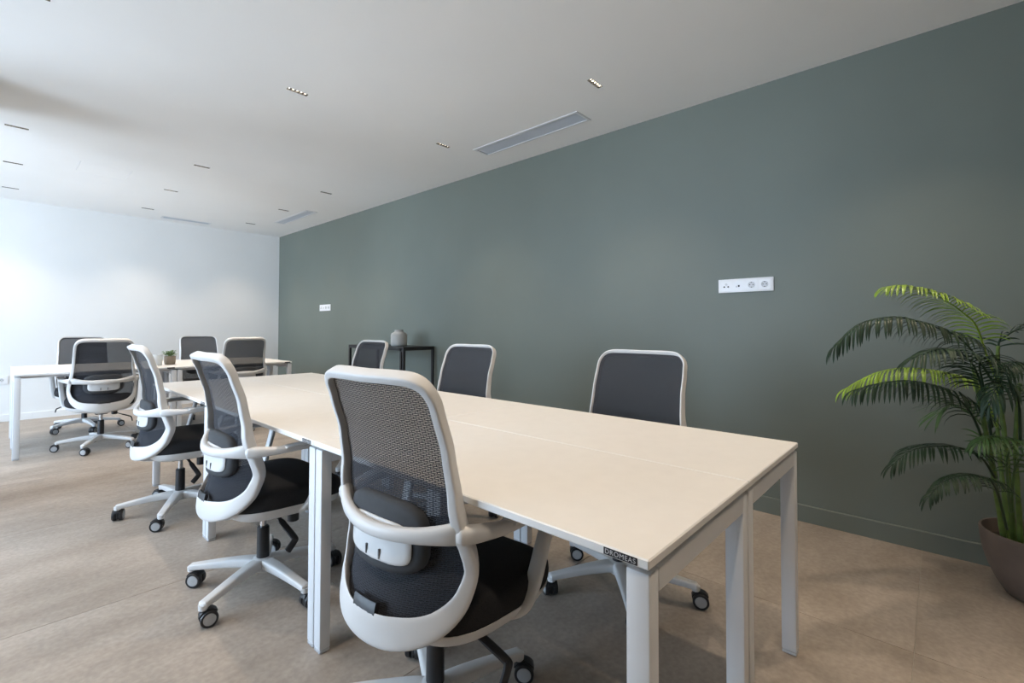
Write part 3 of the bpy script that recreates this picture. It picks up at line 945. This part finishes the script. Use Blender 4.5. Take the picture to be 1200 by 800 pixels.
# ------------------------------------------------------------------ palm
PALM = (2.29, -.685, 0)
FR = {
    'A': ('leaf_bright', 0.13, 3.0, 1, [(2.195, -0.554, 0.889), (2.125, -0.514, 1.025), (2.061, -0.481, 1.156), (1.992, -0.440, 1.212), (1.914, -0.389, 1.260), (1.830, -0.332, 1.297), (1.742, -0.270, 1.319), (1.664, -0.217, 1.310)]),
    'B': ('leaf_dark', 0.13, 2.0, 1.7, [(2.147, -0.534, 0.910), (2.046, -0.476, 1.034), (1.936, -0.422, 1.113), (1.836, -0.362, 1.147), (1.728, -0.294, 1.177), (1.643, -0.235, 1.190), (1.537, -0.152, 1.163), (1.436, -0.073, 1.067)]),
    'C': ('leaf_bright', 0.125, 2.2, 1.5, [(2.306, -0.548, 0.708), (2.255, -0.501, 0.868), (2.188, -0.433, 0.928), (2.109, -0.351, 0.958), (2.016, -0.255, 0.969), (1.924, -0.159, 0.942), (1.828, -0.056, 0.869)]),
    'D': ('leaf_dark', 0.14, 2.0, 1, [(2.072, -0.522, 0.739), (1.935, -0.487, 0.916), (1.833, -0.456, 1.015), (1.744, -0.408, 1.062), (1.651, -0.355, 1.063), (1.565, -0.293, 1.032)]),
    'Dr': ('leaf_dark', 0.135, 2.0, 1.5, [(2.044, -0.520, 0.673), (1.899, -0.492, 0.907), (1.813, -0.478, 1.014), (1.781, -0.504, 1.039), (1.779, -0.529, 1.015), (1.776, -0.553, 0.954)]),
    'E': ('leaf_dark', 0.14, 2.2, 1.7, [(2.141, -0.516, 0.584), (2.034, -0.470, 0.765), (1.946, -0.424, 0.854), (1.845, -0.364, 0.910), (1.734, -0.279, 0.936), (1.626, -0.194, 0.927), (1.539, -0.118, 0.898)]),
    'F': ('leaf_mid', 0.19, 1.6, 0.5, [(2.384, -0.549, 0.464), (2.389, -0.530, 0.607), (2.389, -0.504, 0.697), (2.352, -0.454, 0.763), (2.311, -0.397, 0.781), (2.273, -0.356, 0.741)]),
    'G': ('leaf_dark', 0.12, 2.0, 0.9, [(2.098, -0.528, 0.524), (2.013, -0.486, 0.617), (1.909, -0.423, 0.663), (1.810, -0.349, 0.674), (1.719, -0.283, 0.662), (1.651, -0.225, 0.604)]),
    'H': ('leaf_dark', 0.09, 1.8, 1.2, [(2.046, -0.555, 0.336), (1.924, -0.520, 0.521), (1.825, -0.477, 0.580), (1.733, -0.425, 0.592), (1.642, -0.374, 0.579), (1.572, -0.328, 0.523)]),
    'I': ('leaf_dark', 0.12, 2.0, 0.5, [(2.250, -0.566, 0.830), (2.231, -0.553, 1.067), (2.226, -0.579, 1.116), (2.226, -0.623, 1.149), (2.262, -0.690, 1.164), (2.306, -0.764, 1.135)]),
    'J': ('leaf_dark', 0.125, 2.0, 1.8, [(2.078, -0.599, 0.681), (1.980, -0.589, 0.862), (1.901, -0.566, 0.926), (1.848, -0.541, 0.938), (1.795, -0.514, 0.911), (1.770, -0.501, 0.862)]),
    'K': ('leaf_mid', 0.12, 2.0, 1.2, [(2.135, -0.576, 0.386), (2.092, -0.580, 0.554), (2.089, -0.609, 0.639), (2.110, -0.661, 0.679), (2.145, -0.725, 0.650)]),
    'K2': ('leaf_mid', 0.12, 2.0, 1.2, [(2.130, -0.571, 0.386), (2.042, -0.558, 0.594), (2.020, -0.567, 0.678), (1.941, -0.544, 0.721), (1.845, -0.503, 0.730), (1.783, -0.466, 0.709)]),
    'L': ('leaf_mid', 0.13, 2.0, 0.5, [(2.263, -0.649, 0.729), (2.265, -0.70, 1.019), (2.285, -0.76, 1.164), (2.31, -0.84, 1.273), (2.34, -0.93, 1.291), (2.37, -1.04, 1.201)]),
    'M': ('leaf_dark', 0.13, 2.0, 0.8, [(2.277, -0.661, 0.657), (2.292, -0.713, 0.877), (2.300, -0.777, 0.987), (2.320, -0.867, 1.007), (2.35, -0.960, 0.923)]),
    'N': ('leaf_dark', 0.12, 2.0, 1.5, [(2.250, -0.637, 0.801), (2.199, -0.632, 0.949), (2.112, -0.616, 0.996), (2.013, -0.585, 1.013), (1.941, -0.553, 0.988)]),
}
CANES = [[(2.198, -0.560, 0.204), (2.134, -0.534, 0.446), (2.090, -0.510, 0.663), (2.048, -0.486, 0.843), (2.011, -0.467, 0.986)],
         [(2.221, -0.587, 0.186), (2.203, -0.577, 0.439), (2.208, -0.562, 0.725), (2.213, -0.546, 0.942), (2.231, -0.553, 1.067)],
         [(2.195, -0.604, 0.182), (2.169, -0.598, 0.382), (2.139, -0.590, 0.668), (2.117, -0.604, 0.918)],
         [(2.301, -0.642, 0.176), (2.299, -0.648, 0.432), (2.268, -0.654, 0.729), (2.273, -0.668, 1.019)],
         [(2.282, -0.580, 0.199), (2.293, -0.568, 0.377), (2.319, -0.557, 0.556), (2.305, -0.548, 0.746)],
         [(2.301, -0.671, 0.204), (2.293, -0.686, 0.479), (2.292, -0.713, 0.877)]]


def palm():
    O = Vector(PALM)
    root = thing('potted_palm', 'tall green artificial palm with feathery fronds in brown bowl planter by green wall', 'plant', PALM)
    bm = bmesh.new()
    lathe(bm, [(0, 0.0006), (.112, 0.0006), (.124, .006), (.150, .05), (.175, .11), (.191, .17), (.199, .23), (.201, .267), (.199, .272), (.192, .272), (.190, .264), (.186, .21), (0, .205)], 56)
    obj('planter', bm, 'pot_brown', root, angle=50)
    bm = bmesh.new(); lathe(bm, [(0, .218), (.10, .216), (.1865, .213), (.1850, .2065), (0, .2065)], 40)
    obj('soil', bm, 'soil', root)
    for cn in CANES:
        bm = bmesh.new()
        c = cr([tuple(Vector(q) - O) for q in cn], 6)
        rad = [.0100 - .0045 * i / len(c) + (.0012 if i % 3 == 0 else 0) for i in range(len(c))]
        tube(bm, c, rad, 8)
        obj('cane', bm, 'cane', root, angle=60)
    rnd = random.Random(11)
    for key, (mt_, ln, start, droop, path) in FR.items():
        bm = bmesh.new()
        c = [Vector(q) - O for q in cr(path, 10)]
        n_ = len(c)
        tube(bm, c[::2] if n_ % 2 else c[::2] + [c[-1]], [max(.0012, .0052 * (1 - i / (n_ / 2 + 1))) for i in range(len(c[::2] if n_ % 2 else c[::2] + [c[-1]]))], 6)
        # arc lengths
        al = [0]
        for i in range(1, n_): al.append(al[-1] + (c[i] - c[i - 1]).length)
        tot = al[-1]; s0 = al[min(n_ - 1, int(start * 5))]
        def at_(s):
            for i in range(1, n_):
                if al[i] >= s:
                    t = (s - al[i - 1]) / max(1e-9, al[i] - al[i - 1]); return c[i - 1].lerp(c[i], t), (c[i] - c[i - 1]).normalized()
            return c[-1], (c[-1] - c[-2]).normalized()
        NL = max(14, int((tot - s0) / .0175))
        for k in range(NL + 1):
            f = k / NL
            p0, T = at_(s0 + (tot - s0) * f)
            side = T.cross(Vector((0, 0, 1)))
            if side.length < .2: side = Vector((.7, .7, 0))
            side.normalize(); up = side.cross(T).normalized()
            if up.z < 0: up = -up
            for sg in ((1, -1) if f < .999 else (0,)):
                L_ = ln * (.70 + .38 * math.sin(PI * min(1, f * .8 + .15))) * rnd.uniform(.9, 1.08) * (1 - .25 * f ** 3)
                ang = R(62 - 36 * f + rnd.uniform(-5, 5))
                d0 = (side * sg * math.sin(ang) + T * math.cos(ang) + up * (.28 - .25 * f + rnd.uniform(-.06, .06))).normalized() if sg else T
                wv = d0.cross(up).normalized(); wid = .0043 * rnd.uniform(.85, 1.1)
                prev = None; pos = p0.copy(); d = d0.copy()
                NS = 5
                for q in range(NS + 1):
                    t = q / NS
                    ww = wid * (.35 + 2.6 * t * (1 - t) * 1.1) if t < 1 else .0004
                    nn = wv.cross(d).normalized()
                    a = bm.verts.new(pos - wv * ww + nn * ww * .35); b = bm.verts.new(pos - nn * 0); e = bm.verts.new(pos + wv * ww + nn * ww * .35)
                    if prev:
                        bm.faces.new((prev[0], prev[1], b, a)); bm.faces.new((prev[1], prev[2], e, b))
                    prev = (a, b, e)
                    d = (d + Vector((0, 0, -1)) * droop * .42 * (.3 + t)).normalized()
                    pos = pos + d * (L_ / NS)
                    if pos.x + O.x > XW - .015: pos.x = XW - .015 - O.x
        obj('frond', bm, mt_, root, angle=70)
palm()
